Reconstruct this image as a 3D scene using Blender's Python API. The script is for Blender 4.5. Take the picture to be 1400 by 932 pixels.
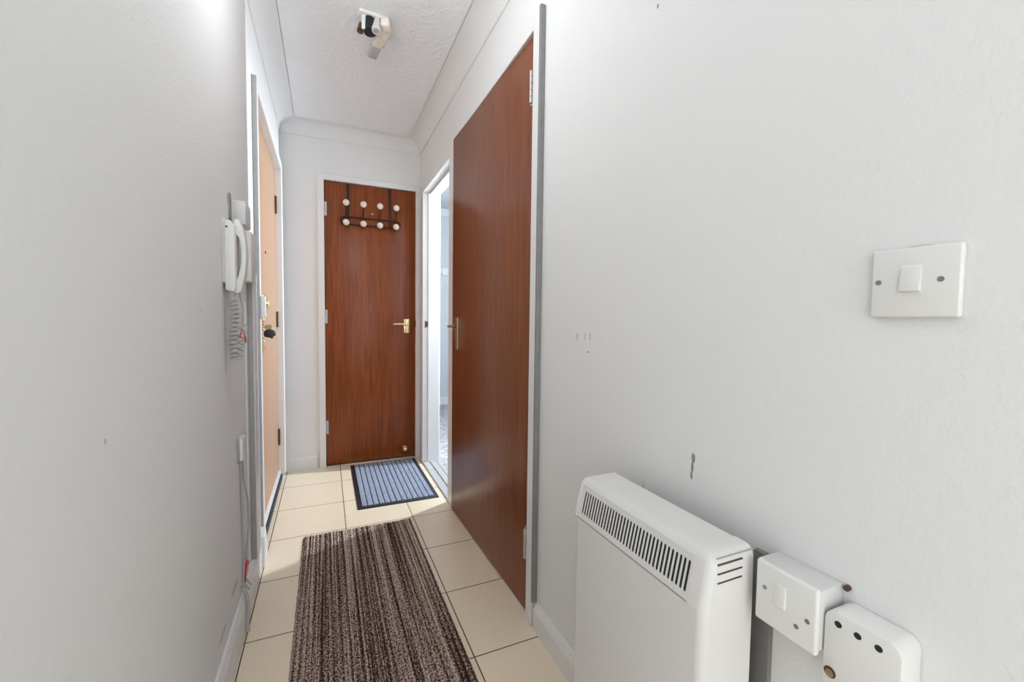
import bpy, bmesh, math, random
from mathutils import Vector, Matrix
random.seed(4)
for o in list(bpy.data.objects): bpy.data.objects.remove(o)
SC = bpy.context.scene
C = SC.collection
PI = math.pi

# ------------------------------------------------------------------ camera
F, YAW, PITCH, ROLL, H = 578.0, .4147, .0484, .0122, 1.0457
cd = bpy.data.cameras.new('camera'); cam = bpy.data.objects.new('camera', cd); C.objects.link(cam)
cd.sensor_fit = 'HORIZONTAL'; cd.sensor_width = 36; cd.lens = 36 * F / 1400; cd.clip_start = .01
fwd = Vector((math.sin(YAW)*math.cos(PITCH), math.cos(YAW)*math.cos(PITCH), -math.sin(PITCH)))
rt = Vector((math.cos(YAW), -math.sin(YAW), 0)); up = rt.cross(fwd)
r2 = rt*math.cos(ROLL) + up*math.sin(ROLL); u2 = up*math.cos(ROLL) - rt*math.sin(ROLL)
m = Matrix((r2, u2, -fwd)).transposed().to_4x4(); m.translation = (0, 0, H)
cam.matrix_world = m
SC.camera = cam
SC.view_settings.view_transform = 'Standard'; SC.view_settings.look = 'None'
SC.view_settings.gamma = 1; SC.view_settings.use_curve_mapping = False
SC.view_settings.exposure = 0.95

# ------------------------------------------------------------------ world and lights
w = bpy.data.worlds.new('world'); SC.world = w; w.use_nodes = True
w.node_tree.nodes['Background'].inputs[0].default_value = (.96, .98, 1, 1)
w.node_tree.nodes['Background'].inputs[1].default_value = 1.1
def lamp(name, kind, loc, energy, col=(1,1,1), **kw):
    l = bpy.data.lights.new(name, kind); l.energy = energy; l.color = col
    for k, v in kw.items():
        if k != 'rot': setattr(l, k, v)
    o = bpy.data.objects.new(name, l); o.location = loc
    if 'rot' in kw: o.rotation_euler = kw['rot']
    C.objects.link(o); return o
# added fill light behind the camera, without a fixture
lamp('hall_fill', 'POINT', (.50, -1.2, 1.2), 5.5, (.97, .98, 1), shadow_soft_size=.22)
# added fill area light in a made-up opening behind the camera
lamp('rear_side_fill', 'AREA', (-.30, -.80, 1.1), .4, (.97, .98, 1), shape='RECTANGLE', size=.7, size_y=1.8, rot=(PI/2, 0, -PI/2))
# added strip light for an assumed window, kept narrow for a sharp floor edge
lamp('assumed_window_light', 'AREA', (1.80, 2.88, 1.6), 32, (.84, .92, 1), shape='RECTANGLE', size=.035, size_y=.72, rot=(PI/2, 0, PI/2))
# unseen fill point light brightening the next room
lamp('room_fill', 'POINT', (1.35, 4.1, 1.9), .4, (.9, .95, 1), shadow_soft_size=.2)
# two added fill lights just above the view
lamp('hall_fill_middle', 'POINT', (.03, 1.25, 2.10), 3.6, (.96, .98, 1), shadow_soft_size=.12)
lamp('hall_fill_near', 'POINT', (.05, .50, 1.95), .4, (.97, .98, 1), shadow_soft_size=.2)

# ------------------------------------------------------------------ materials
def mat(name, col, rough=.5, metal=0, bump=0, bscale=100, var=0, vscale=3, spec=None):
    mt = bpy.data.materials.new(name); mt.use_nodes = True
    N = mt.node_tree.nodes; L = mt.node_tree.links; b = N['Principled BSDF']
    b.inputs['Base Color'].default_value = (*col, 1); b.inputs['Roughness'].default_value = rough
    b.inputs['Metallic'].default_value = metal
    if spec is not None: b.inputs['Specular IOR Level'].default_value = spec
    g = N.new('ShaderNodeNewGeometry')
    n2 = N.new('ShaderNodeTexNoise'); n2.inputs['Scale'].default_value = vscale; n2.inputs['Detail'].default_value = 4
    L.new(g.outputs['Position'], n2.inputs['Vector'])
    mx = N.new('ShaderNodeMix'); mx.data_type = 'RGBA'; mx.inputs['B'].default_value = (*col, 1)
    mx.inputs['A'].default_value = (*[c*(1-max(var, .02)) for c in col], 1)
    L.new(n2.outputs['Fac'], mx.inputs['Factor']); L.new(mx.outputs['Result'], b.inputs['Base Color'])
    if bump:
        n = N.new('ShaderNodeTexNoise'); n.inputs['Scale'].default_value = bscale; n.inputs['Detail'].default_value = 5
        L.new(g.outputs['Position'], n.inputs['Vector'])
        bp = N.new('ShaderNodeBump'); bp.inputs['Strength'].default_value = bump; bp.inputs['Distance'].default_value = .003
        L.new(n.outputs['Fac'], bp.inputs['Height']); L.new(bp.outputs['Normal'], b.inputs['Normal'])
    return mt
def nodes(mt): return mt.node_tree.nodes, mt.node_tree.links, mt.node_tree.nodes['Principled BSDF']
def mth(N, L, op, a, b=None, c=None):
    n = N.new('ShaderNodeMath'); n.operation = op
    for i, v in enumerate((a, b, c)):
        if v is None: continue
        if isinstance(v, (int, float)): n.inputs[i].default_value = v
        else: L.new(v, n.inputs[i])
    return n.outputs[0]
def mixc(N, L, f, a, b):
    n = N.new('ShaderNodeMix'); n.data_type = 'RGBA'
    for k, v in (('Factor', f), ('A', a), ('B', b)):
        if isinstance(v, tuple): n.inputs[k].default_value = (*v, 1)
        elif isinstance(v, (int, float)): n.inputs[k].default_value = v
        else: L.new(v, n.inputs[k])
    return n.outputs['Result']
def noise(N, L, vec, scale, detail=3, dist=0, sx=(1,1,1)):
    mp = N.new('ShaderNodeVectorMath'); mp.operation = 'MULTIPLY'; mp.inputs[1].default_value = sx
    L.new(vec, mp.inputs[0])
    n = N.new('ShaderNodeTexNoise'); n.inputs['Scale'].default_value = scale; n.inputs['Detail'].default_value = detail
    n.inputs['Distortion'].default_value = dist; L.new(mp.outputs[0], n.inputs['Vector']); return n.outputs['Fac']
def ramp(N, L, f, lo, hi):
    n = N.new('ShaderNodeMapRange'); n.inputs['From Min'].default_value = lo; n.inputs['From Max'].default_value = hi
    L.new(f, n.inputs['Value']); return n.outputs['Result']

def wood(name, c1, c2, c3, rough=.3):
    mt = mat(name, c1, rough); N, L, b = nodes(mt)
    g = N.new('ShaderNodeNewGeometry').outputs['Position']
    a = noise(N, L, g, 1, 4, 1.3, (55, 55, 2.6)); f = noise(N, L, g, 1, 2, 0, (420, 420, 9)); l = noise(N, L, g, 1, 3, .4, (7, 7, .7))
    col = mixc(N, L, ramp(N, L, a, .38, .66), c1, c2)
    col = mixc(N, L, mth(N, L, 'MULTIPLY', ramp(N, L, f, .5, .75), .45), col, c3)
    col = mixc(N, L, mth(N, L, 'MULTIPLY', ramp(N, L, l, .35, .7), .5), col, c2)
    L.new(col, b.inputs['Base Color'])
    b.inputs['Specular IOR Level'].default_value = .35; b.inputs['Coat Roughness'].default_value = .28
    return mt

WALLC = (.81, .815, .81)
def wall_mat(name, marks, col=WALLC, bump=.25):
    """painted plaster; marks = list of (axis_u, u, v, ru, rv, tone) ellipses: chips, scuffs and a painted shadow streak with their own shape"""
    mt = mat(name, col, .75, 0, bump, 160, .04, 1.3); N, L, b = nodes(mt)
    src = b.inputs['Base Color'].links[0].from_socket
    g = N.new('ShaderNodeNewGeometry').outputs['Position']
    nz = noise(N, L, g, 90, 3)
    s = N.new('ShaderNodeSeparateXYZ'); L.new(g, s.inputs[0])
    col_ = src
    for (u, v, ru, rv, tone, strength) in marks:
        du = mth(N, L, 'DIVIDE', mth(N, L, 'SUBTRACT', s.outputs['Y'], u), ru)
        dv = mth(N, L, 'DIVIDE', mth(N, L, 'SUBTRACT', s.outputs['Z'], v), rv)
        d = mth(N, L, 'ADD', mth(N, L, 'MULTIPLY', du, du), mth(N, L, 'MULTIPLY', dv, dv))
        d = mth(N, L, 'ADD', d, mth(N, L, 'MULTIPLY', mth(N, L, 'SUBTRACT', nz, .5), 1.6))
        k = mth(N, L, 'MULTIPLY', mth(N, L, 'SUBTRACT', 1, ramp(N, L, d, .75, 1.15)), strength)
        col_ = mixc(N, L, k, col_, tone)
    L.new(col_, b.inputs['Base Color'])
    return mt
GR = (.22, .22, .215)
M = {}
M['wall_right'] = wall_mat('painted_plaster_right', [
    (.598, .783, .0045, .010, GR, .9), (.5995, .765, .003, .012, GR, .9), (.601, .748, .003, .009, GR, .9),
    (.957, 1.006, .004, .012, GR, .35), (.982, 1.004, .003, .010, GR, .4), (1.022, 1.003, .004, .010, GR, .45),
    (.965, .963, .0025, .0025, (.02,.02,.02), 1), (.7315, 1.716, .0025, .005, (.12,.11,.15), .9),
    (.735, .675, .004, .012, GR, .25), (.27, 1.137+.003, .012, .0015, GR, .3)])
M['wall_left'] = wall_mat('painted_plaster_left', [
    (1.455, .98, .012, .11, GR, .28), (.72, .88, .004, .004, GR, .4), (1.2, 1.06, .012, .008, GR, .12),  # first mark: shadow streak with crack under the phone, painted in
    (1.52, .20, .05, .012, GR, .45), (1.35, .17, .05, .006, GR, .5), (1.55, 1.405, .03, .02, GR, .6)])
M['wall'] = wall_mat('painted_plaster', [])
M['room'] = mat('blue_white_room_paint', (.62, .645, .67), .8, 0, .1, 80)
M['white'] = mat('white_gloss_paint', (.80, .80, .795), .35, 0, .08, 60, .05, 8)
M['edge'] = mat('grey_shade_and_wear', (.30, .30, .30), .7, 0, .5, 60, .35, 30)  # frame side darkened in colour for its shade, partly dirt; also the plaster chip
M['side_shade'] = mat('grey_side_shade', (.42, .425, .43), .7, 0, .4, 90, .25, 30)  # shade of sides facing the camera painted as grey, partly dirt
M['plastic'] = mat('white_plastic', (.78, .78, .76), .32, 0, .04, 300)
M['plastic_old'] = mat('grey_white_plastic', (.66, .66, .65), .4)
M['cream'] = mat('cream_plastic', (.85, .80, .68), .4)
M['clear'] = mat('grey_translucent_plastic', (.45, .47, .47), .2)
M['heater'] = mat('off_white_enamel', (.74, .735, .715), .38, 0, .05, 200)
M['black'] = mat('matt_black', (.012, .012, .013), .5)
M['dark'] = mat('dark_interior', (.02, .018, .016), .8)
M['screw'] = mat('dull_steel_screw', (.35, .33, .30), .35, .8)
M['brass'] = mat('polished_brass', (.86, .66, .36), .22, .9)
M['brass_old'] = mat('aged_brass', (.42, .34, .2), .35, .8)
M['steel'] = mat('painted_steel_hinge', (.62, .60, .58), .4, .3, .3, 200, .3, 60)
M['bronze'] = mat('dark_bronze', (.13, .075, .05), .4, .6)
M['wire'] = mat('dark_brown_metal', (.018, .008, .006), .5, .1)
M['knob'] = mat('cream_ceramic_knob', (.86, .74, .64), .25)
M['red'] = mat('red_tape', (.62, .07, .06), .5)
M['cable'] = mat('grey_cable', (.42, .42, .41), .5)
M['white_cable'] = mat('white_coiled_cord', (.46, .46, .455), .45)
M['trunk_dark'] = mat('dark_grey_trunking', (.23, .22, .205), .6, 0, .3, 60, .2, 20)
M['navy'] = mat('navy_rubber_seal', (.02, .03, .055), .5, 0, .3, 200)
M['rubber'] = mat('black_rubber', (.012, .013, .018), .6, 0, .3, 300)
M['keycase'] = mat('dark_slate_key_pouch', (.015, .025, .035), .4)
M['door_back'] = wood('reddish_brown_veneer', (.29, .074, .017), (.18, .040, .008), (.09, .022, .006))
M['door_right'] = wood('dark_reddish_brown_veneer', (.25, .076, .026), (.165, .045, .013), (.09, .025, .009), .3)
M['door_left'] = wood('light_tan_veneer', (.52, .32, .20), (.46, .275, .17), (.40, .23, .135), .4)

# ceiling with swirled texture
M['ceiling'] = mat('swirled_ceiling_paint', (.90, .92, .94), .7); N, L, b = nodes(M['ceiling'])
g = N.new('ShaderNodeNewGeometry').outputs['Position']
nz = noise(N, L, g, 9, 5, 3.0)
bp = N.new('ShaderNodeBump'); bp.inputs['Strength'].default_value = .55; bp.inputs['Distance'].default_value = .012
L.new(nz, bp.inputs['Height']); L.new(bp.outputs['Normal'], b.inputs['Normal'])

# floor tiles
TX, TY, SX, SY = .414, 2.893, .3307, .3387
M['tile'] = mat('cream_ceramic_tile', (.66, .57, .44), .22); N, L, b = nodes(M['tile'])
g = N.new('ShaderNodeNewGeometry').outputs['Position']; s = N.new('ShaderNodeSeparateXYZ'); L.new(g, s.inputs[0])
fx = mth(N, L, 'DIVIDE', mth(N, L, 'SUBTRACT', s.outputs['X'], TX), SX); fy = mth(N, L, 'DIVIDE', mth(N, L, 'SUBTRACT', s.outputs['Y'], TY), SY)
dx = mth(N, L, 'MULTIPLY', mth(N, L, 'ABSOLUTE', mth(N, L, 'SUBTRACT', fx, mth(N, L, 'ROUND', fx))), SX)
dy = mth(N, L, 'MULTIPLY', mth(N, L, 'ABSOLUTE', mth(N, L, 'SUBTRACT', fy, mth(N, L, 'ROUND', fy))), SY)
d = mth(N, L, 'MINIMUM', dx, dy)
gr = mth(N, L, 'SUBTRACT', 1, ramp(N, L, d, .0015, .0025))
cn = N.new('ShaderNodeCombineXYZ'); L.new(mth(N, L, 'FLOOR', fx), cn.inputs[0]); L.new(mth(N, L, 'FLOOR', fy), cn.inputs[1])
wn = N.new('ShaderNodeTexWhiteNoise'); wn.noise_dimensions = '2D'; L.new(cn.outputs[0], wn.inputs['Vector'])
c = mixc(N, L, noise(N, L, g, 5, 5), (.88, .77, .60), (.83, .72, .55))
c = mixc(N, L, mth(N, L, 'MULTIPLY', ramp(N, L, noise(N, L, g, 130, 3), .45, .75), .18), c, (.50, .41, .29))
c = mixc(N, L, mth(N, L, 'MULTIPLY', wn.outputs['Value'], .15), c, (.74, .66, .53))
c = mixc(N, L, gr, c, (.12, .075, .05)); L.new(c, b.inputs['Base Color'])
L.new(mth(N, L, 'ADD', mth(N, L, 'MULTIPLY', gr, .5), .24), b.inputs['Roughness'])
bp = N.new('ShaderNodeBump'); bp.inputs['Strength'].default_value = .6; bp.inputs['Distance'].default_value = .002; bp.invert = True
L.new(gr, bp.inputs['Height']); L.new(bp.outputs['Normal'], b.inputs['Normal'])

# carpet of the next room
M['carpet'] = mat('mottled_grey_carpet', (.42, .38, .36), .95); N, L, b = nodes(M['carpet'])
g = N.new('ShaderNodeNewGeometry').outputs['Position']
L.new(mixc(N, L, ramp(N, L, noise(N, L, g, 35, 5), .35, .65), (.30, .27, .26), (.62, .60, .62)), b.inputs['Base Color'])

# runner rug
M['rug'] = mat('striped_brown_pile', (.1, .05, .04), .95); N, L, b = nodes(M['rug'])
g = N.new('ShaderNodeNewGeometry').outputs['Position']
st = noise(N, L, g, 1, 3, 0, (120, .7, 0)); wide = noise(N, L, g, 1, 2, 0, (16, .5, 0)); fine = noise(N, L, g, 1, 3, .5, (230, 150, 0))
v = mth(N, L, 'ADD', mth(N, L, 'MULTIPLY', st, 1.2), mth(N, L, 'MULTIPLY', wide, .5)); v = mth(N, L, 'ADD', v, mth(N, L, 'MULTIPLY', fine, 1.3))
c = mixc(N, L, ramp(N, L, v, 1.37, 1.50), (.035, .019, .015), (.19, .12, .095))
c = mixc(N, L, ramp(N, L, v, 1.50, 1.70), c, (.60, .51, .43))
L.new(c, b.inputs['Base Color']); b.inputs['Specular IOR Level'].default_value = .1
# blue grey mat pile
M['mat_blue'] = mat('blue_grey_ribbed_pile', (.2, .25, .35), .95); N, L, b = nodes(M['mat_blue'])
g = N.new('ShaderNodeNewGeometry').outputs['Position']
L.new(mixc(N, L, ramp(N, L, noise(N, L, g, 160, 4), .35, .65), (.17, .20, .27), (.36, .42, .54)), b.inputs['Base Color'])

# ------------------------------------------------------------------ mesh helpers
def BM(): return bmesh.new()
def box(bm, x0, x1, y0, y1, z0, z1, bev=0, seg=2):
    t = bmesh.new(); bmesh.ops.create_cube(t, size=1)
    for v in t.verts: v.co = ((x0+x1)/2 + v.co.x*(x1-x0), (y0+y1)/2 + v.co.y*(y1-y0), (z0+z1)/2 + v.co.z*(z1-z0))
    if bev: bmesh.ops.bevel(t, geom=list(t.edges), offset=bev, segments=seg, affect='EDGES', profile=.5)
    merge(bm, t); return bm
def merge(bm, t, mx=None):
    if mx is not None: bmesh.ops.transform(t, matrix=mx, verts=t.verts)
    me = bpy.data.meshes.new('tmp'); t.to_mesh(me); t.free(); bm.from_mesh(me); bpy.data.meshes.remove(me)
def cyl(bm, p0, p1, ra, rb=None, n=20, bev=0):
    p0, p1 = Vector(p0), Vector(p1); rb = ra if rb is None else rb; dd = p1-p0
    t = bmesh.new(); bmesh.ops.create_cone(t, cap_ends=True, segments=n, radius1=ra, radius2=rb, depth=dd.length)
    if bev: bmesh.ops.bevel(t, geom=[e for e in t.edges if len(e.link_faces)==2 and any(len(f.verts)>4 for f in e.link_faces)], offset=bev, segments=2, affect='EDGES')
    q = Vector((0,0,1)).rotation_difference(dd.normalized()).to_matrix().to_4x4(); q.translation = (p0+p1)/2
    merge(bm, t, q); return bm
def ball(bm, c, r, sc=(1,1,1), n=16):
    t = bmesh.new(); bmesh.ops.create_uvsphere(t, u_segments=n, v_segments=n//2+2, radius=r)
    merge(bm, t, Matrix.Translation(c) @ Matrix.Diagonal((*sc, 1))); return bm
def tube(bm, pts, r, n=8, closed=False):
    P = [Vector(p) for p in pts]; m_ = len(P); rings = []; nrm = None
    for i in range(m_):
        if closed: tg = (P[(i+1) % m_] - P[i-1]).normalized()
        else: tg = (P[min(i+1, m_-1)] - P[max(i-1, 0)]).normalized()
        if nrm is None:
            nrm = tg.cross(Vector((0,0,1)));
            if nrm.length < .1: nrm = tg.cross(Vector((0,1,0)))
        nrm = (nrm - tg*nrm.dot(tg)).normalized(); bn = tg.cross(nrm)
        rings.append([bm.verts.new(P[i] + nrm*r*math.cos(a*2*PI/n) + bn*r*math.sin(a*2*PI/n)) for a in range(n)])
    for i in range(m_ if closed else m_-1):
        A, B = rings[i], rings[(i+1) % m_]
        for a in range(n): bm.faces.new((A[a], A[(a+1)%n], B[(a+1)%n], B[a]))
    if not closed: bm.faces.new(rings[0][::-1]); bm.faces.new(rings[-1])
    return bm
def prism(bm, poly, axis, a, b, bev=0, seg=2):
    """polygon in the two other axes, extruded along axis from a to b"""
    t = bmesh.new()
    def mk(u, v, w_): return {0:(w_,u,v), 1:(u,w_,v), 2:(u,v,w_)}[axis]
    A = [t.verts.new(mk(u, v, a)) for u, v in poly]; B = [t.verts.new(mk(u, v, b)) for u, v in poly]
    n = len(poly); t.faces.new(A); t.faces.new(B[::-1])
    for i in range(n): t.faces.new((A[i], B[i], B[(i+1)%n], A[(i+1)%n]))
    bmesh.ops.recalc_face_normals(t, faces=t.faces)
    if bev: bmesh.ops.bevel(t, geom=list(t.edges), offset=bev, segments=seg, affect='EDGES', profile=.5)
    merge(bm, t); return bm
def rrect(cx, cy, hw, hh, r, n=5):
    out = []
    for sx, sy, a0 in ((1,1,0), (-1,1,PI/2), (-1,-1,PI), (1,-1,1.5*PI)):
        for i in range(n+1):
            a = a0 + i*PI/2/n; out.append((cx+sx*(hw-r)+r*math.cos(a), cy+sy*(hh-r)+r*math.sin(a)))
    return out
def obj(name, bm, material, parent=None, label=None, smooth=True):
    bmesh.ops.recalc_face_normals(bm, faces=bm.faces)
    me = bpy.data.meshes.new(name); bm.to_mesh(me); bm.free()
    if smooth:
        for p in me.polygons: p.use_smooth = True
        try: me.set_sharp_from_angle(angle=math.radians(35))
        except Exception: pass
    me.materials.append(material)
    o = bpy.data.objects.new(name, me); C.objects.link(o)
    if parent is not None:
        o.parent = parent; o.matrix_parent_inverse = parent.matrix_basis.inverted() if keep_world[0] else Matrix()
    if label: o['label'] = label
    return o
keep_world = [True]
def thing(name, label, cat, loc=(0,0,0), group=None, kind=None):
    o = bpy.data.objects.new(name, None); C.objects.link(o); o.location = loc; o.empty_display_size = .05
    if label: o['label'] = label
    if kind: o['kind'] = kind
    if cat: o['category'] = cat
    if group: o['group'] = group
    return o
def tag(o, label, cat, group=None):
    o['label'] = label; o['category'] = cat
    if group: o['group'] = group
    return o
def struct(name, bm, m_, label=None):
    o = obj(name, bm, m_, smooth=False); o['kind'] = 'structure'
    if label: o['label'] = label
    return o

# ------------------------------------------------------------------ room shell
R, LW, B, ZC = .651, -.268, 3.212, 2.34
Y0 = -1.7
b = BM(); box(b, LW-.35, 1.0, Y0, B+.5, -.08, 0)
# floor: tiles stop under the doorway threshold
struct('floor', b, M['tile'], 'cream ceramic floor tiles laid in a square grid')
b = BM(); box(b, LW-.3, R+.2, Y0, B+.3, ZC, ZC+.1); struct('ceiling', b, M['ceiling'], 'white ceiling with faint swirled texture')

# left wall: entry door opening, plus an opening added for the rear fill light
LY0, LY1, LZ = 2.075, 3.085, 1.985
b = BM(); box(b, LW-.15, LW, Y0, -1.2, 0, ZC); box(b, LW-.15, LW, -.4, LY0, 0, ZC); box(b, LW-.15, LW, -1.2, -.4, 2.0, ZC); box(b, LW-.15, LW, LY1, B+.2, 0, ZC); box(b, LW-.15, LW, LY0, LY1, LZ, ZC)
struct('wall_left', b, M['wall_left'], 'plain white painted wall on the left')
# back wall
BX0, BX1, BZ = -.010, .624, 1.993
b = BM(); box(b, LW-.15, BX0, B, B+.12, 0, ZC); box(b, BX1, R+.1, B, B+.12, 0, ZC); box(b, BX0, BX1, B, B+.12, BZ, ZC)
struct('wall_back', b, M['wall'], 'white wall at the end of the hallway')
b = BM(); box(b, LW-.2, R+.2, B+.2, B+.3, 0, ZC); box(b, LW-.4, LW-.3, LY0-.2, B+.3, 0, ZC); struct('wall_backing', b, M['wall'])  # added unseen panels that stop outside light leaking past the doors
# right wall: far doorway FY0..FY1, near doorway NY0..NY1
FY0, FY1, FZ = 2.335, 3.045, 1.955
NY0, NY1, NZ = 1.295, 2.225, 2.005
T = .10
b = BM(); box(b, R, R+T, Y0, NY0, 0, ZC); box(b, R, R+T, NY1, FY0, 0, ZC); box(b, R, R+T, FY1, B, 0, ZC)
box(b, R, R+T, NY0, NY1, NZ, ZC); box(b, R, R+T, FY0, FY1, FZ, ZC)
struct('wall_right', b, M['wall_right'], 'white painted wall on the right with small chips and scuffs')

# next room
RX0, RX1, RY0, RY1 = R+T, 1.95, 2.28, 5.05
b = BM(); box(b, R+.012, RX1, RY0, RY1+.05, .0005, .006)
struct('floor', b, M['carpet'], 'mottled grey carpet of the next room')
b = BM(); box(b, RX0-.0, RX1+.1, RY1, RY1+.1, 0, ZC+.02)
struct('wall_far_room', b, M['room'])
b = BM(); box(b, RX1, RX1+.1, RY0, RY1, 0, ZC+.02); box(b, RX0-.1, RX0, B+.12, RY1, 0, ZC+.02); box(b, RX0, RX1+.1, RY0-.06, RY0, 0, ZC+.02)
struct('wall_side_room', b, M['room'])
b = BM(); box(b, RX0-.1, RX1+.1, RY0-.06, RY1+.1, ZC+.02, ZC+.1)
struct('ceiling', b, M['room'], 'ceiling of the next room')
b = BM(); box(b, RX0, RX1, RY1-.016, RY1, .005, .10, .004); struct('baseboard_far_room', b, M['white'], 'white skirting along the far wall of the next room')
b = BM(); prism(b, [(RY1, ZC+.02), (RY1, ZC-.05), (RY1-.012, ZC-.05), (RY1-.06, ZC+.008), (RY1-.06, ZC+.02)], 0, RX0, RX1)
struct('trim_1', b, M['white'], 'ceiling moulding of the next room')
# unseen narrow window, assumed from the light edges on the hall floor
wi = thing('assumed_window_1', 'assumed narrow frosted window, out of view, in the side wall of the next room', None, (RX1, 2.88, 1.2), kind='structure')
b = BM()
for y0, y1, z0, z1 in ((2.78,2.82,.28,2.12), (2.94,2.98,.28,2.12), (2.82,2.94,.28,.33), (2.82,2.94,2.07,2.12)): box(b, RX1-.03, RX1+.005, y0, y1, z0, z1, .003)
obj('assumed_window_frame', b, M['white'], wi)
gm = mat('assumed_glowing_glass', (.9, .93, .95), .3); gm.node_tree.nodes['Principled BSDF'].inputs['Emission Color'].default_value = (.93,.96,1,1)
gm.node_tree.nodes['Principled BSDF'].inputs['Emission Strength'].default_value = 1.5  # glow added to the pane of the assumed window
b = BM(); box(b, RX1-.012, RX1-.004, 2.82, 2.94, .33, 2.07); obj('assumed_window_pane', b, gm, wi)
# closed cupboard box added behind the near brown door against light leaks
b = BM(); box(b, RX0, RX0+.8, NY0-.2, NY0-.1, 0, ZC); box(b, RX0+.7, RX0+.8, NY0-.1, RY0-.06, 0, ZC)
box(b, RX0, RX0+.8, NY0-.2, RY0-.06, ZC-.02, ZC+.06); struct('wall_cupboard', b, M['wall'])

# coving (concave) round the hallway ceiling
def coving(a0, a1, side):
    Z0 = 2.267; d = .088; pr = []
    for i in range(9):
        a = i/8*PI/2; pr.append((.004 + d*(1-math.cos(a)) , Z0 + (ZC-Z0)*math.sin(a)))
    pr = [(0, Z0-.006), (.006, Z0-.006)] + pr[1:] + [(d+.006, ZC), (0, ZC)]
    bm = BM()
    if side == 'left': prism(bm, [(LW+u, v) for u, v in pr], 1, a0, a1)
    if side == 'right': prism(bm, [(R-u, v) for u, v in pr], 1, a0, a1)
    if side == 'back': prism(bm, [(B-u, v) for u, v in pr], 0, a0, a1)
    return bm
for n, s_, a0, a1 in (('trim_2','left',Y0,B), ('trim_3','right',Y0,B), ('trim_4','back',LW,R)):
    o = struct(n, coving(a0, a1, s_), M['wall'], 'white curved coving along the %s wall' % s_)
    for p in o.data.polygons: p.use_smooth = True
    o.data.set_sharp_from_angle(angle=math.radians(35))

# skirting
def skirt(name, u0, u1, fixed, axis, sgn, h=.092, t=.016, label=None):
    pr = [(0,0), (t,0), (t,h-.022), (t*.55,h-.006), (t*.4,h), (0,h)]; bm = BM()
    prism(bm, [(fixed+sgn*a, z) for a, z in pr], 1 if axis=='y' else 0, u0, u1)
    struct(name, bm, M['white'], label)
skirt('baseboard_right', Y0, 1.238, R, 'y', -1, .088, label='white skirting board below the heater wall')
skirt('baseboard_left', -.4, 1.99, LW, 'y', 1, .115, label='scuffed white skirting board along the left wall')
bk = BM(); prism(bk, [(B,0),(B-.016,0),(B-.016,.075),(B-.008,.092),(B,.092)], 0, LW, -.062); struct('baseboard_back', bk, M['white'], 'short white skirting board left of the end door')

# ------------------------------------------------------------------ door frames (linings and architraves)
def frame(name, parts, label, m_=None):
    bm = BM()
    for p in parts: box(bm, *p)
    return struct(name, bm, m_ or M['white'], label)
bv = .003
# end door frame
frame('trim_5', [(-.048, BX0+.004, B-.018, B+.11, 0, BZ+.036, bv), (BX1-.008, R-.001, B-.018, B+.11, 0, BZ+.03, bv), (BX0, BX1, B-.018, B+.11, BZ-.004, BZ+.036, bv)], 'white frame of the end door')
# far doorway frame on the right wall: lining, stop, architrave
frame('trim_6', [(R-.018, R+T+.01, FY1-.012, 3.125, 0, FZ+.035, bv), (R+.02, R+T, FY1-.026, FY1-.01, 0, FZ, .002),
      (R-.018, R+T+.01, NY1+.004, FY0, 0, NZ+.02, bv),
      (R-.018, R+T+.01, FY0, FY1, FZ-.012, FZ+.035, bv), (R+.03, R+T, FY0, FY1, FZ-.026, FZ-.012, .002)], 'white frame of the open doorway')
# near doorway frame
frame('trim_7', [(R-.018, R+T, 1.252, NY0, 0, NZ+.05, bv), (R-.018, R+T, NY0, NY1+.02, NZ-.004, NZ+.045, bv)], 'white frame of the brown door on the right')
frame('trim_8', [(R-.0185, R-.0003, 1.240, 1.2525, .088, NZ+.047, .002)], 'streaky grey outer edge of the right door frame', M['edge'])  # side face painted grey for its shade and some dirt
# left frame
frame('trim_9', [(LW-.12, LW+.018, 2.045, LY0+.004, 0, LZ+.045, bv), (LW-.12, LW+.018, LY1-.006, 3.135, .03, LZ+.045, bv), (LW-.12, LW+.018, LY0, LY1, LZ-.004, LZ+.045, bv),
     (LW-.045, LW-.012, LY0+.002, LY1, .006, .03, .002)], 'white frame of the entry door')
frame('trim_10', [(LW+.0003, LW+.0175, 2.032, 2.0455, .1, LZ+.04, .002)], 'grey outer edge of the entry door frame', M['side_shade'])  # less lit side of the frame, shade put into the colour
# plinth with filler where the skirting meets the entry frame
b = BM(); prism(b, [(1.985,0), (2.095,0), (2.09,.06), (2.06,.11), (2.03,.16), (1.99,.13)], 0, LW, LW+.026, .004); struct('trim_11', b, M['white'], 'lumpy white filler at the foot of the entry frame')
# threshold strips of the far doorway
b = BM(); box(b, R-.016, R+.03, FY0, FY1-.012, 0, .010, .003); box(b, R+.035, R+.075, FY0, FY1-.012, 0, .014, .003); box(b, R+.08, R+.11, FY0, FY1-.012, 0, .011, .003)
struct('trim_12', b, mat('grey_painted_threshold', (.55,.55,.55), .4, 0, .2, 80, .2, 20), 'grey threshold bars under the open doorway')
b = BM(); box(b, R-.006, R+.08, NY0, NY1+.01, 0, .006, .002); struct('trim_13', b, M['plastic_old'], 'pale threshold strip under the right door')

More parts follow.
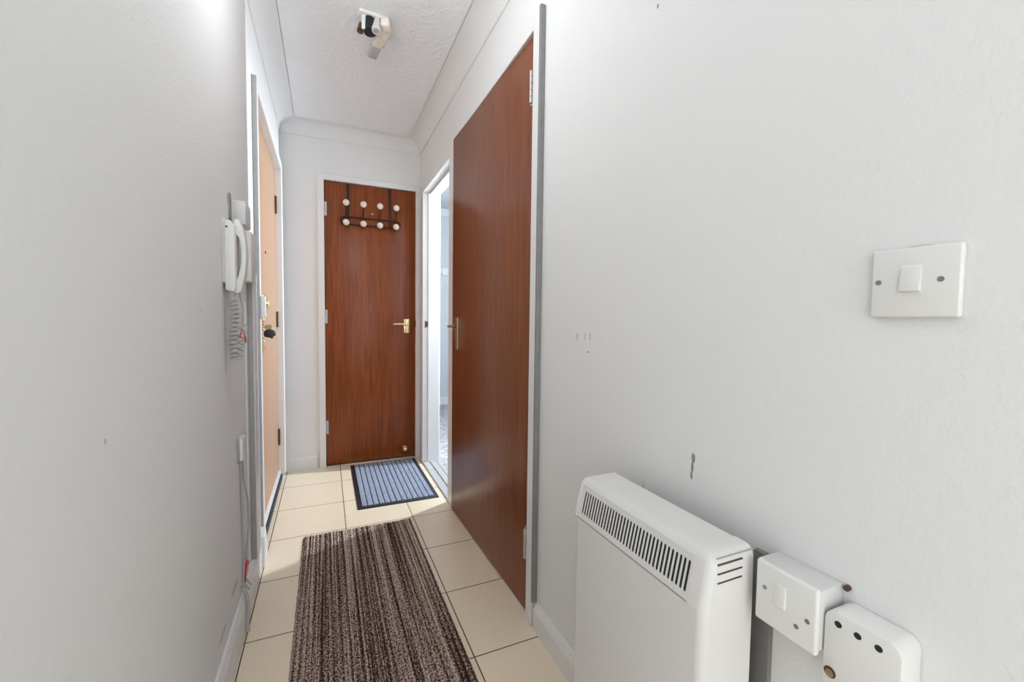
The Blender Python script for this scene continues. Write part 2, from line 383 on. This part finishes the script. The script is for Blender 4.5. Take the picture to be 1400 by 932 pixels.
# ------------------------------------------------------------------ doors
def hinge(parent, pts, m_, axis, label=None):
    for (x, y, z0, z1) in pts:
        bm = BM(); n = 5; hh = (z1-z0)/n
        for i in range(n): cyl(bm, (x, y, z0+i*hh+.0008), (x, y, z0+(i+1)*hh-.0008), .0058, n=12)
        if axis == 'x': box(bm, x, x+.018, y+.003, y+.0055, z0, z1)
        elif axis == 'y+': box(bm, x, x+.0115, y-.0012, y+.0012, z0, z1); box(bm, x+.0088, x+.0112, y, y+.020, z0, z1)
        else: box(bm, x-.0015, x+.001, y-.016, y, z0, z1)
        obj('hinge', bm, m_, parent, label)
# end door
d1 = thing('door_1', 'reddish brown flush door at the end of the hallway', None, (.3, B+.03, 0), kind='structure')
b = BM(); box(b, BX0+.006, BX1-.011, B+.002, B+.042, .012, BZ-.008, .0015); obj('door_leaf', b, M['door_back'], d1)
hinge(d1, [(BX0+.003, B-.004, 1.751, 1.845), (BX0+.003, B-.004, 1.01, 1.105), (BX0+.003, B-.004, .232, .327)], M['steel'], 'x')
hd = BM(); prism(hd, rrect(.551, .995, .0205, .052, .003), 1, B-.006, B+.004, .001)
hp = obj('handle_plate', hd, M['brass'], d1)
b = BM(); cyl(b, (.556,B-.004,1.008), (.556,B-.042,1.008), .008, n=16); tube(b, [(.562,B-.042,1.008),(.545,B-.045,1.008),(.52,B-.046,1.009),(.49,B-.045,1.010),(.462,B-.041,1.009),(.452,B-.036,1.008)], .0075, 12)
obj('lever', b, M['brass'], hp)
b = BM(); box(b, BX1-.013, BX1-.008, B-.019, B-.01, .99, 1.035); obj('strike_plate', b, M['bronze'], d1)
b = BM(); cyl(b, (.536,B+.002,.077), (.536,B-.008,.077), .02, .017, n=24, bev=.002); cyl(b, (.536,B-.008,.077), (.536,B-.03,.077), .009, n=16); ball(b, (.536,B-.036,.074), .017, (1,.8,1))
obj('door_knob', b, M['brass'], d1, 'small brass knob at the foot of the door')
b = BM(); cyl(b, (.311,B+.003,1.795), (.311,B-.004,1.795), .006, .004, n=14); obj('screw', b, M['knob'], d1)

# right brown door, slightly ajar into the hallway, hinged at its near edge
d2 = thing('door_2', 'dark reddish brown flush door on the right, slightly ajar', None, (R-.006, NY0+.008, 0), kind='structure')
keep_world[0] = False
d2.rotation_euler = (0, 0, math.atan2(.020, .905))
W2 = 2.222-(NY0+.008)
b = BM(); box(b, 0, .040, .003, W2, .010, 1.998, .0015); obj('door_leaf', b, M['door_right'], d2)
hinge(d2, [(-.0105, .004, 1.772, 1.878), (-.0105, .004, .210, .316)], M['steel'], 'y+')
b = BM(); prism(b, rrect(W2-.088, .975, .020, .083, .003), 0, -.006, .002, .001); hp = obj('handle_plate', b, M['brass_old'], d2)
b = BM(); cyl(b, (-.004, W2-.085, 1.012), (-.045, W2-.085, 1.012), .008, n=16)
tube(b, [(-.044,W2-.078,1.012),(-.047,W2-.1,1.012),(-.049,W2-.13,1.013),(-.048,W2-.165,1.014),(-.044,W2-.185,1.013)], .0075, 12); obj('lever', b, M['brass_old'], hp)
keep_world[0] = True

# entry door on the left
XD = LW-.02
d3 = thing('door_3', 'light tan flush entry door on the left', None, (XD, 2.5, 0), kind='structure')
b = BM(); box(b, XD-.042, XD, LY0+.008, LY1-.010, .045, LZ-.008, .0015); obj('door_leaf', b, M['door_left'], d3)
hinge(d3, [(XD+.006, LY1-.012, 1.70, 1.81), (XD+.006, LY1-.012, .985, 1.085), (XD+.006, LY1-.012, .225, .33)], M['bronze'], 'y-')
b = BM(); box(b, XD-.01, XD+.012, LY0+.02, LY1-.02, .034, .062, .003); obj('weather_bar', b, M['white'], d3, 'white bar along the foot of the door')
b = BM(); box(b, LW-.03, LW+.002, LY0+.01, LY1, .002, .028, .004); struct('trim_14', b, M['navy'], 'navy rubber draught strip under the entry door')
b = BM(); cyl(b, (XD-.002, 2.56, 1.385), (XD+.004, 2.56, 1.385), .008, n=16); obj('peephole', b, M['bronze'], d3)
# night latch
b = BM(); prism(b, [(2.14,1.068),(2.215,1.068),(2.24,1.085),(2.24,1.135),(2.22,1.145),(2.14,1.145)], 0, XD, XD+.042, .004)
lt = obj('night_latch', b, M['brass'], d3, 'brass night latch body'); bb = BM(); cyl(bb, (XD+.040,2.18,1.108), (XD+.052,2.18,1.108), .013, .011, n=20, bev=.002); box(bb, XD+.048, XD+.058, 2.176, 2.184, 1.09, 1.126, .002); obj('latch_knob', bb, M['brass'], lt)
b = BM(); box(b, LW+.0175, LW+.036, 2.040, 2.074, 1.045, 1.135, .003); o = tag(obj('latch_keep', b, M['white'], None), 'white painted latch keep screwed to the entry door frame', 'latch keep')
# chain from the door to its slide
ch = tag(thing('security_chain', None, None, (XD, 2.17, 1.05)), 'aged brass security chain hanging below the night latch', 'door chain')
b = BM(); box(b, XD, XD+.004, 2.16, 2.27, 1.035, 1.055, .001); box(b, XD+.003, XD+.008, 2.16, 2.27, 1.036, 1.04, .001); box(b, XD+.003, XD+.008, 2.16, 2.27, 1.05, 1.054, .001); obj('slide_plate', b, M['brass_old'], ch)
b = BM(); zc = 1.045
pts = [Vector((XD+.024, 2.225+.012*math.sin(i*.7), 1.045-.0125*i)) for i in range(13)]
for i, p in enumerate(pts):
    ring = []
    for k in range(14):
        a = k*2*PI/14; u_, v_ = .0045*math.cos(a), .0095*math.sin(a)
        ring.append(p + (Vector((u_, 0, v_)) if i % 2 else Vector((0, u_, v_))))
    tube(b, ring, .0014, 6, True)
obj('chain', b, M['brass_old'], ch)
# key in the lock with dark pouch
ks = tag(thing('key_bunch', None, None, (XD+.01, 2.28, .99)), 'keys with a dark slate pouch hanging from the entry door lock', 'keys')
b = BM(); cyl(b, (XD, 2.27, 1.0), (XD+.006, 2.27, 1.0), .016, n=20, bev=.001); obj('lock_escutcheon', b, M['brass_old'], ks)
b = BM(); box(b, XD+.005, XD+.034, 2.2685, 2.2715, .996, 1.004); prism(b, [(XD+.03,.99),(XD+.052,.986),(XD+.056,1.0),(XD+.052,1.014),(XD+.03,1.01)], 1, 2.268, 2.272); obj('key', b, M['brass_old'], ks)
b = BM(); tube(b, [Vector((XD+.048+.012*math.cos(a*PI/9), 2.27, .992+.012*math.sin(a*PI/9))) for a in range(18)], .0012, 6, True); obj('key_ring', b, M['screw'], ks)
b = BM(); prism(b, [(XD+.020,.984),(XD+.046,.992),(XD+.066,.984),(XD+.072,.962),(XD+.062,.958),(XD+.058,.946),(XD+.046,.952),(XD+.024,.956)], 1, 2.255, 2.283, .003)
obj('pouch', b, M['keycase'], ks)
# strike on the far jamb of the open doorway
b = BM(); prism(b, [(R-.001,1.035),(R+.022,1.028),(R+.034,1.012),(R+.022,.996),(R-.001,.985)], 1, FY1-.0155, FY1-.0115); tag(obj('strike_plate', b, M['bronze'], None), 'dark metal strike plate on the jamb of the open doorway', 'strike plate')

# ------------------------------------------------------------------ storage heater
HX0, HX1, HY0, HY1, HZ = .503, .607, .434, .785, .700
ht = tag(thing('storage_heater', None, None, (.56, .61, 0)), 'off-white slim electric heater with slotted sloping grille against the right wall', 'heater')
def planshape(x0, x1, r):
    return [(x1, HY0)] + [(x0+r-r*math.sin(a), HY0+r-r*math.cos(a)) for a in [i*PI/16 for i in range(9)]] + [(x0+r-r*math.cos(a), HY1-r+r*math.sin(a)) for a in [i*PI/16 for i in range(9)]] + [(x1, HY1)]
# lower casing
b = BM(); prism(b, planshape(HX0, HX1, .015), 2, .05, .618); obj('casing', b, M['heater'], ht)
# upper casing: back box, two cheeks and a top lid
gx0, gx1 = .5045, .524   # grille foot and head
GY0, GY1 = HY0+.034, HY1-.008
b = BM()
def cheek(y0, y1, rr):
    t = bmesh.new(); n = 9; lev = []
    for (z, xf) in ((.618, HX0), (.632, HX0+.0025), (.686, HX0+.016), (.694, HX0+.021), (.6985, HX0+.027), (.70, HX0+.036)):
        ins = {.686:.001, .694:.004, .6985:.009, .70:.016}.get(z, 0)
        ring = []
        near = rr > 0
        yy0 = y0 + (ins if near else 0); yy1 = y1 - (0 if near else ins*.4)
        if near:
            r = .015
            ring = [(HX1, yy1), (HX1, yy0)] + [(xf+r-r*math.sin(a), yy0+r-r*math.cos(a)) for a in [i*PI/16 for i in range(9)]] + [(xf, yy1)]
        else:
            ring = [(HX1, yy0), (xf, yy0), (xf, yy1), (HX1, yy1)]
        lev.append([t.verts.new((x, y, z)) for x, y in ring])
    for A, B_ in zip(lev, lev[1:]):
        for i in range(len(A)): t.faces.new((A[i], A[(i+1)%len(A)], B_[(i+1)%len(A)], B_[i]))
    t.faces.new(lev[0]); t.faces.new(lev[-1]); merge(b, t)
cheek(HY0, GY0, 1); cheek(GY1, HY1, 0)
box(b, .548, HX1, GY0, GY1, .618, .698)
prism(b, [(HX0+.016,.6865),(HX0+.021,.694),(HX0+.027,.6985),(HX0+.036,.70),(HX1-.004,.70),(HX1,.696),(HX1,.69),(HX0+.02,.6865)], 1, GY0, GY1)
obj('top_casing', b, M['heater'], ht)
b = BM(); prism(b, [(HX0+.0024,.6185),(HX0+.0178,.6855),(.549,.6855),(.549,.6185)], 1, GY0+.001, GY1-.001); obj('inner_cavity', b, M['dark'], ht, 'dark space behind the grille')
# grille: sloped plate with 34 slots
b = BM(); NS = 34; sy0, sy1 = .470+.002, .788-.012
P0, P1 = Vector((HX0+.0008, 0, .618)), Vector((HX0+.0165, 0, .6865)); S0, S1 = .15, .85
def gp(s_, y, dpt=0):
    p = P0.lerp(P1, s_); return (p.x+dpt, y, p.z)
def slab(y0, y1, s0, s1):
    t = bmesh.new(); vs = [t.verts.new(gp(s_, y, dd)) for dd in (0, .0008) for (s_, y) in ((s0,y0),(s0,y1),(s1,y1),(s1,y0))]
    for f in ((0,1,2,3),(7,6,5,4),(0,4,5,1),(1,5,6,2),(2,6,7,3),(3,7,4,0)): t.faces.new([vs[i] for i in f])
    merge(b, t)
slab(GY0, GY1, 0, S0); slab(GY0, GY1, S1, 1)
pit = (GY1-.010-(GY0+.004))/NS; sw = pit*.56
slab(GY0, GY0+.004, S0, S1); slab(GY0+.004+NS*pit-(pit-sw), GY1, S0, S1)
for i in range(NS-1):
    y = GY0+.004+i*pit+sw; slab(y, y+pit-sw, S0, S1)
for i in range(NS):     # rounded slot ends
    y = GY0+.004+i*pit
    for s_, sg in ((S0, 1), (S1, -1)):
        for side in (0, 1):
            yc = y if side == 0 else y+sw; dd = 1 if side == 0 else -1
            t = bmesh.new(); k = [(s_, yc), (s_+sg*.035, yc), (s_+sg*.010, yc+dd*sw*.3), (s_, yc+dd*sw*.5)]
            a = [t.verts.new(gp(p_[0], p_[1])) for p_ in k]; t.faces.new(a)
            c_ = [t.verts.new(gp(p_[0], p_[1], .0008)) for p_ in k]; t.faces.new(c_[::-1])
            for q in range(4): t.faces.new((a[q], c_[q], c_[(q+1)%4], a[(q+1)%4]))
            merge(b, t)
obj('grille', b, M['heater'], ht, smooth=False)
b = BM(); slab2 = box(b, HX0-.0002, HX0+.02, GY0-.002, HY1-.004, .6165, .6180); 
obj('grille_seam', b, M['cable'], ht)
for z in (.690-.004, .676-.004, .662-.004):
    b = BM(); box(b, .530, .582, HY0-.0006, HY0+.003, z-.0011, z+.0011, .0004); obj('side_slot', b, M['bronze'], ht)
b = BM(); box(b, .528, HX1, HY0-.0004, HY0+.002, .6965-.0010, .6965); obj('lid_seam', b, M['cable'], ht)
for y in (HY0+.05, HY1-.08):
    b = BM(); box(b, HX0+.012, HX1-.01, y, y+.03, 0, .051, .003); obj('foot', b, M['heater'], ht)
for y in (HY0+.06, HY1-.09):
    b = BM(); box(b, HX1-.001, R, y, y+.03, .56, .60, .002); obj('wall_bracket', b, M['steel'], ht)

# ------------------------------------------------------------------ electrical fittings on the right wall
def screw(bm, p, ax, r=.0035, d_=.001):
    p = Vector(p); a = Vector((1,0,0)) if ax == 0 else Vector((0,1,0)); cyl(bm, p, p - a*d_, r, n=14)
sw_ = tag(thing('light_switch', None, None, (R, .273, 1.097)), 'white single rocker light switch on the right wall, above the heater', 'light switch')
b = BM(); box(b, R-.0095, R-.0003, .230, .3145, 1.0555, 1.139, .0025, 3); obj('switch_plate', b, M['plastic'], sw_)
b = BM(); prism(b, [(R-.0090,1.118),(R-.0108,1.116),(R-.0142,1.087),(R-.009,1.085)], 1, .2645, .2840, .0007); obj('rocker', b, M['plastic'], sw_)
for y in (.247, .3065):
    b = BM(); screw(b, (R-.0093, y, 1.099), 0, .0032, .0008); box(b, R-.0104, R-.0095, y-.0026, y+.0026, 1.0985, 1.0995); obj('screw', b, M['screw'], sw_)

fb = tag(thing('fused_switch_box', None, None, (R, .37, .65)), 'white surface switch box with rocker beside the heater', 'switch box')
FX = R-.060
b = BM(); box(b, R-.051, R, .332, .423, .606, .690, .003, 2); obj('back_box', b, M['plastic_old'], fb)
b = BM(); box(b, FX, R-.050, .3310, .418, .603, .6935, .0035, 3); obj('face_plate', b, M['plastic'], fb)
b = BM(); prism(b, [(FX+.001,.674),(FX-.0015,.673),(FX-.004,.642),(FX+.001,.641)], 1, .372, .387, .0006); obj('rocker', b, M['plastic'], fb)
for y, z in ((.3425,.645), (.3565-.0,.6285+.008*0), (.4035,.6565)):
    b = BM(); screw(b, (FX+.0004, y, z), 0, .0033, .001); obj('screw', b, M['screw'], fb)
b = BM(); cyl(b, (R, .3265, .687), (R-.006, .3265, .687), .004, n=12); tag(obj('wall_plug', b, M['bronze'], None), 'small dark hole plug at the top corner of the switch box', 'wall plug')

ad = tag(thing('socket_outlet', None, None, (R, .29, .6)), 'rounded white socket outlet with three dark holes below the switch box', 'socket outlet')
AX = R-.045
b = BM(); prism(b, rrect(.2885, .612, .0420, .0600, .016, 6), 0, AX, R-.0003, .003, 2); obj('outlet_body', b, M['plastic'], ad)
for y in (.3135, .2915, .2695):
    b = BM(); cyl(b, (AX+.002, y, .6565), (AX-.0004, y, .6565), .0042, n=20); obj('hole', b, M['dark'], ad)
for y in (.3205, .257):
    b = BM(); cyl(b, (AX+.002, y, .587), (AX-.0006, y, .587), .0072, n=20); hb = obj('screw_recess', b, M['bronze'], ad)
    b = BM(); cyl(b, (AX+.001, y, .586), (AX-.0014, y, .586), .0050, n=20); box(b, AX-.0020, AX-.0013, y-.0045, y+.0045, .5853, .5867); obj('screw', b, M['brass_old'], hb)
b = BM(); box(b, R-.010, R, .4275, .459, .088, .676, .001); tag(obj('cable_trunking', b, M['trunk_dark'], None), 'dark grey flat cable trunking on the wall beside the heater', 'cable trunking')

# ------------------------------------------------------------------ left wall fittings
ph = tag(thing('door_entry_phone', None, None, (LW, 1.43, 1.22)), 'white door entry phone with curved handset and coiled cord on the left wall', 'phone')
b = BM(); box(b, LW, LW+.009, 1.43, 1.52, 1.143, 1.325, .002); obj('wall_plate', b, M['plastic_old'], ph)
b = BM(); prism(b, [(LW+.008,1.135),(LW+.008,1.318),(LW+.020,1.320),(LW+.033,1.308),(LW+.033,1.132),(LW+.03,1.118),(LW+.008,1.122)], 1, 1.425, 1.515, .0035); obj('body', b, M['plastic'], ph)
b = BM(); cyl(b, (LW+.014, 1.427, 1.300), (LW+.014, 1.4245, 1.300), .003, n=12); obj('screw', b, M['bronze'], ph)
outer = [(LW+.022+.028*math.sin(PI*(.12+.80*i/14))+.004, 1.327-.212*i/14) for i in range(15)]
inner = [(LW+.034,1.128),(LW+.036,1.15),(LW+.041,1.165),(LW+.044,1.185),(LW+.045,1.225),(LW+.044,1.262),(LW+.041,1.282),(LW+.035,1.292),(LW+.030,1.318)]
hs_poly = [(LW+.026,1.326),(LW+.040,1.328),(LW+.050,1.30),(LW+.056,1.262),(LW+.057,1.215),(LW+.053,1.172),(LW+.045,1.13),(LW+.040,1.116),(LW+.026,1.114),
           (LW+.027,1.14),(LW+.036,1.165),(LW+.043,1.20),(LW+.044,1.24),(LW+.040,1.272),(LW+.030,1.288)]
b = BM(); prism(b, hs_poly, 1, 1.448, 1.492, .004, 3); obj('handset', b, M['plastic'], ph)
b = BM(); n = 19; pts = []
for i in range(n*12+1):
    t = i/(n*12); a = i/12*2*PI
    if t < .72: cz = 1.095-.172*(t/.72); cx = LW+.0225+.003*math.sin(t*9); cy = 1.448+.012*t
    else: q = (t-.72)/.28; cz = .923+.0-.006*math.sin(q*PI)+.10*q; cx = LW+.034+.004*q; cy = 1.46+.04*q
    rr = .0095 if t < .72 else .008
    pts.append((cx+rr*math.cos(a), cy+rr*math.sin(a), cz))
tube(b, pts, .0027, 6); tube(b, [(LW+.028,1.46,1.116),(LW+.024,1.455,1.105),(LW+.030,1.448,1.095)], .0028, 6); tube(b, [(LW+.037,1.50,1.02),(LW+.04,1.50,1.07),(LW+.03,1.49,1.12)], .0028, 6)
obj('coiled_cord', b, M['white_cable'], ph)

b = BM(); box(b, LW, LW+.041, 1.56, 1.66, 1.335, 1.408, .004); tag(obj('junction_box', b, M['plastic_old'], None), 'grey-white junction box mounted above and behind the entry phone', 'junction box')
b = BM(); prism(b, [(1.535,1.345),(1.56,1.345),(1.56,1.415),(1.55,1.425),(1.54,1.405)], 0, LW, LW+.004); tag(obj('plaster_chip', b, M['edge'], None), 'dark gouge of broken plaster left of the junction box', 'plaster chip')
eb = tag(thing('bell_unit', None, None, (LW, 1.75, 1.25)), 'white bell unit between the entry phone and the door frame', 'bell unit')
b = BM(); box(b, LW, LW+.031, 1.73, 1.83, 1.17, 1.345, .004); obj('housing', b, M['plastic'], eb)
b = BM(); cyl(b, (LW+.018, 1.731, 1.258), (LW+.018, 1.7285, 1.258), .0025, n=10); obj('screw', b, M['bronze'], eb)
tk = tag(thing('white_trunking', None, None, (LW, 1.87, 0)), 'white square cable trunking running down beside the entry door frame', 'cable trunking')
b = BM(); box(b, LW, LW+.0175, 1.845, 1.93, .115, 1.21, .002); obj('base_channel', b, M['side_shade'], tk, 'grey side of the trunking')  # white trunking side, its shade painted grey
b = BM(); box(b, LW+.0172, LW+.0205, 1.843, 1.932, .115, 1.21, .001); obj('cover', b, M['white'], tk)
b = BM(); tube(b, [(LW+.003, 1.77, z/10) for z in range(1, 12)], .0028, 8); tag(obj('thin_cable', b, M['white'], None), 'thin white painted cable pinned beside the trunking', 'cable')
# phone socket low on the wall with cables
sb = tag(thing('phone_socket', None, None, (LW, 1.6, .61)), 'small white phone socket low on the left wall', 'phone socket')
b = BM(); box(b, LW, LW+.016, 1.60, 1.665, .575, .648, .004, 3); obj('housing', b, M['plastic'], sb)
b = BM(); box(b, LW, LW+.0065, 1.592, 1.602, .570, .650, .002); obj('side_edge', b, M['side_shade'], sb)  # shaded side of the socket painted grey
for k, (dy, dz, x_) in enumerate(((0, 0, .004), (.024, 0, .007))):
    b = BM(); tube(b, [(LW+x_, 1.625+dy, .58), (LW+x_+.001, 1.63+dy, .50), (LW+x_+.010*k, 1.64+dy, .42), (LW+x_+.012*k, 1.645+dy, .33), (LW+x_+.004, 1.64+dy, .24), (LW+x_, 1.635+dy, .15), (LW+x_+.018, 1.632+dy, .122)], .0032, 8)
    tag(obj('phone_cable', b, M['cable'], None), ('grey cable running straight down from the phone socket', 'looser grey cable bowing out below the phone socket')[k], 'cable')
b = BM(); tube(b, [(LW+.006,1.60,.155),(LW+.012,1.60,.145),(LW+.018,1.60,.125),(LW+.022,1.60,.10),(LW+.023,1.60,.07),(LW+.022,1.59,.03),(LW+.022,1.59,.005)], .0055, 10)
tag(obj('conduit_pipe', b, M['cable'], None), 'bent grey conduit pipe crossing the skirting to the floor', 'pipe')
b = BM(); prism(b, [(LW+.002,.13),(LW+.008,.135),(LW+.014,.19),(LW+.020,.205),(LW+.012,.215),(LW+.004,.185)], 1, 1.655, 1.663, .001)
tag(obj('red_tag', b, M['red'], None), 'red tape tag on the cables just above the skirting', 'cable tag')
b = BM(); tube(b, [(LW+.034,1.432,.992),(LW+.040,1.432,.985),(LW+.046,1.432,1.012),(LW+.053,1.434,.988),(LW+.054,1.436,.972)], .0024, 8)
tag(obj('red_wire', b, M['red'], None), 'short bent red wire beside the coiled phone cord', 'wire')

# ------------------------------------------------------------------ over-door coat rack
cr = tag(thing('coat_rack', None, None, (.3, B-.02, 1.7)), 'dark metal over-door coat rack with eight cream knobs on the end door', 'coat rack')
for x in (.147, .433):
    b = BM(); box(b, x-.0085, x+.0085, B-.0045, B-.001, 1.712, 1.984, .0008); box(b, x-.0085, x+.0085, B-.003, B+.0, 1.978, 1.984); obj('strap', b, M['wire'], cr)
b = BM(); zc_, hx = 1.7295, .207; pts = []
for (cx_, a0) in ((.4765, -PI/2), (.122, PI/2)):
    for i in range(11): a = a0 + i*PI/10; pts.append((cx_+.0255*math.cos(a), B-.011, zc_+.0255*math.sin(a)))
tube(b, pts, .0042, 8, True); obj('wire_frame', b, M['wire'], cr)
for x in (.133, .246, .357, .469):
    b = BM(); tube(b, [(x,B-.015,1.704),(x,B-.015,1.757),(x,B-.022,1.775),(x,B-.045,1.79),(x,B-.058,1.81),(x,B-.06,1.828)], .0042, 8)
    tube(b, [(x,B-.015,1.715),(x,B-.018,1.695),(x,B-.030,1.685),(x,B-.042,1.695)], .0042, 8)
    hk = obj('hook', b, M['wire'], cr)
    for yy, zz in ((B-.063, 1.839), (B-.050, 1.708)):
        b = BM(); ball(b, (x, yy, zz), .0215, (1, .8, 1), 20); obj('knob', b, M['knob'], hk)

# ------------------------------------------------------------------ ceiling spotlight (broken)
cl = tag(thing('ceiling_spotlight', None, None, (.2, 1.96, ZC)), 'broken ceiling light fitting with black lampholder and one drooping cream arm', 'ceiling light')
b = BM(); t = BM(); box(t, -.062, .062, -.022, .022, -.016, 0, .005, 3); merge(b, t, Matrix.Translation((.197,1.955,ZC)) @ Matrix.Rotation(math.radians(6),4,'Z')); obj('base_plate', b, M['plastic'], cl)
b = BM(); box(b, .148, .168, 1.945, 1.965, 2.268, 2.326, .002); obj('terminal_block', b, M['plastic'], cl)
b = BM(); cyl(b, (.178,1.965,2.326), (.185,1.958,2.262), .024, .027, n=28, bev=.004); obj('lampholder', b, M['black'], cl)
b = BM(); cyl(b, (.150,1.972,2.30), (.143,1.965,2.262), .012, .014, n=20, bev=.002); obj('spare_lampholder', b, M['bronze'], cl)
b = BM(); cyl(b, (.212,1.95,2.326), (.206,1.935,2.268), .011, .019, n=24); cyl(b, (.206,1.935,2.270), (.205,1.933,2.262), .020, .018, n=24); obj('lamp_socket', b, M['plastic_old'], cl)
b = BM(); cyl(b, (.205,1.9335,2.264), (.2048,1.933,2.2612), .012, n=20); obj('socket_bore', b, M['cable'], cl)
b = BM()
def bar(bm, p0, p1, w_, h_, bev_=.005):
    p0, p1 = Vector(p0), Vector(p1); dd = p1-p0; z = dd.normalized(); x = z.cross(Vector((0,0,1))).normalized(); y = z.cross(x)
    t = BM(); box(t, -w_/2, w_/2, -h_/2, h_/2, 0, dd.length, bev_, 3); mx = Matrix((x, y, z)).transposed().to_4x4(); mx.translation = p0; merge(bm, t, mx)
bar(b, (.238,1.915,2.305), (.253,1.965,2.298), .04, .04, .012); bar(b, (.250,1.950,2.30), (.222,2.062,2.280), .046, .03, .008)
obj('lamp_arm', b, M['cream'], cl)
b = BM(); bar(b, (.224,2.050,2.281), (.204,2.125,2.262), .040, .022, .004); obj('arm_tip', b, M['clear'], cl)
b = BM(); cyl(b, (.243,2.062,2.283), (.251,2.064,2.283), .005, n=12); obj('screw', b, M['bronze'], cl)

# ------------------------------------------------------------------ rug and mat
def pile_mesh(x0, x1, y0, y1, nx, ny, zf, zb=.001, jit=0):
    bm = BM(); G = []
    for j in range(ny+1):
        row = []
        for i in range(nx+1):
            e = min(i, nx-i, j, ny-j); x = x0+(x1-x0)*i/nx; y = y0+(y1-y0)*j/ny
            jx = random.uniform(-jit, jit) if jit else 0; jy = random.uniform(-jit, jit) if jit else 0
            row.append(bm.verts.new((x+jx, y+jy, zb if e == 0 else zf(x, y, e))))
        G.append(row)
    for j in range(ny):
        for i in range(nx): bm.faces.new((G[j][i], G[j][i+1], G[j+1][i+1], G[j+1][i]))
    return bm
b = pile_mesh(-.108, .396, .95, 2.188, 150, 320, lambda x, y, e: (.0105 if e > 1 else .007) + .0016*math.sin(x*2*PI/.0126) + random.uniform(-.0018, .0018), .0005, .0012)
tag(obj('runner_rug', b, M['rug'], None), 'long brown and beige striped pile runner rug on the tiled floor', 'rug')
dm = tag(thing('door_mat', None, None, (.37, 2.79, 0)), 'blue-grey ribbed door mat with black rubber border before the end door', 'door mat')
mx0, mx1, my0, my1 = .150, .602, 2.405, 3.165
b = BM(); box(b, mx0, mx1, my0, my1, .0, .005, .002); obj('rubber_border', b, M['rubber'], dm)
b = BM(); n = 13; ww = (mx1-mx0-.046)/n
for i in range(n):
    x = mx0+.023+i*ww; box(b, x+.0022, x+ww-.0022, my0+.022, my1-.022, .003, .011, .0025, 2)
obj('ribbed_carpet', b, M['mat_blue'], dm)

# ------------------------------------------------------------------ fitting on the far wall of the next room
wb = tag(thing('wall_bracket', None, None, (1.28, RY1, 1.62)), 'small white hold-back bracket on the far wall of the next room', 'wall bracket')
b = BM(); box(b, 1.285, 1.365, RY1-.012, RY1, 1.585, 1.672, .004); obj('back_plate', b, M['plastic'], wb)
b = BM(); box(b, 1.215, 1.235, RY1-.02, RY1, 1.58, 1.668, .003); cyl(b, (1.262,RY1,1.625), (1.262,RY1-.05,1.625), .018, .024, n=20, bev=.003); obj('round_post', b, M['plastic_old'], wb)
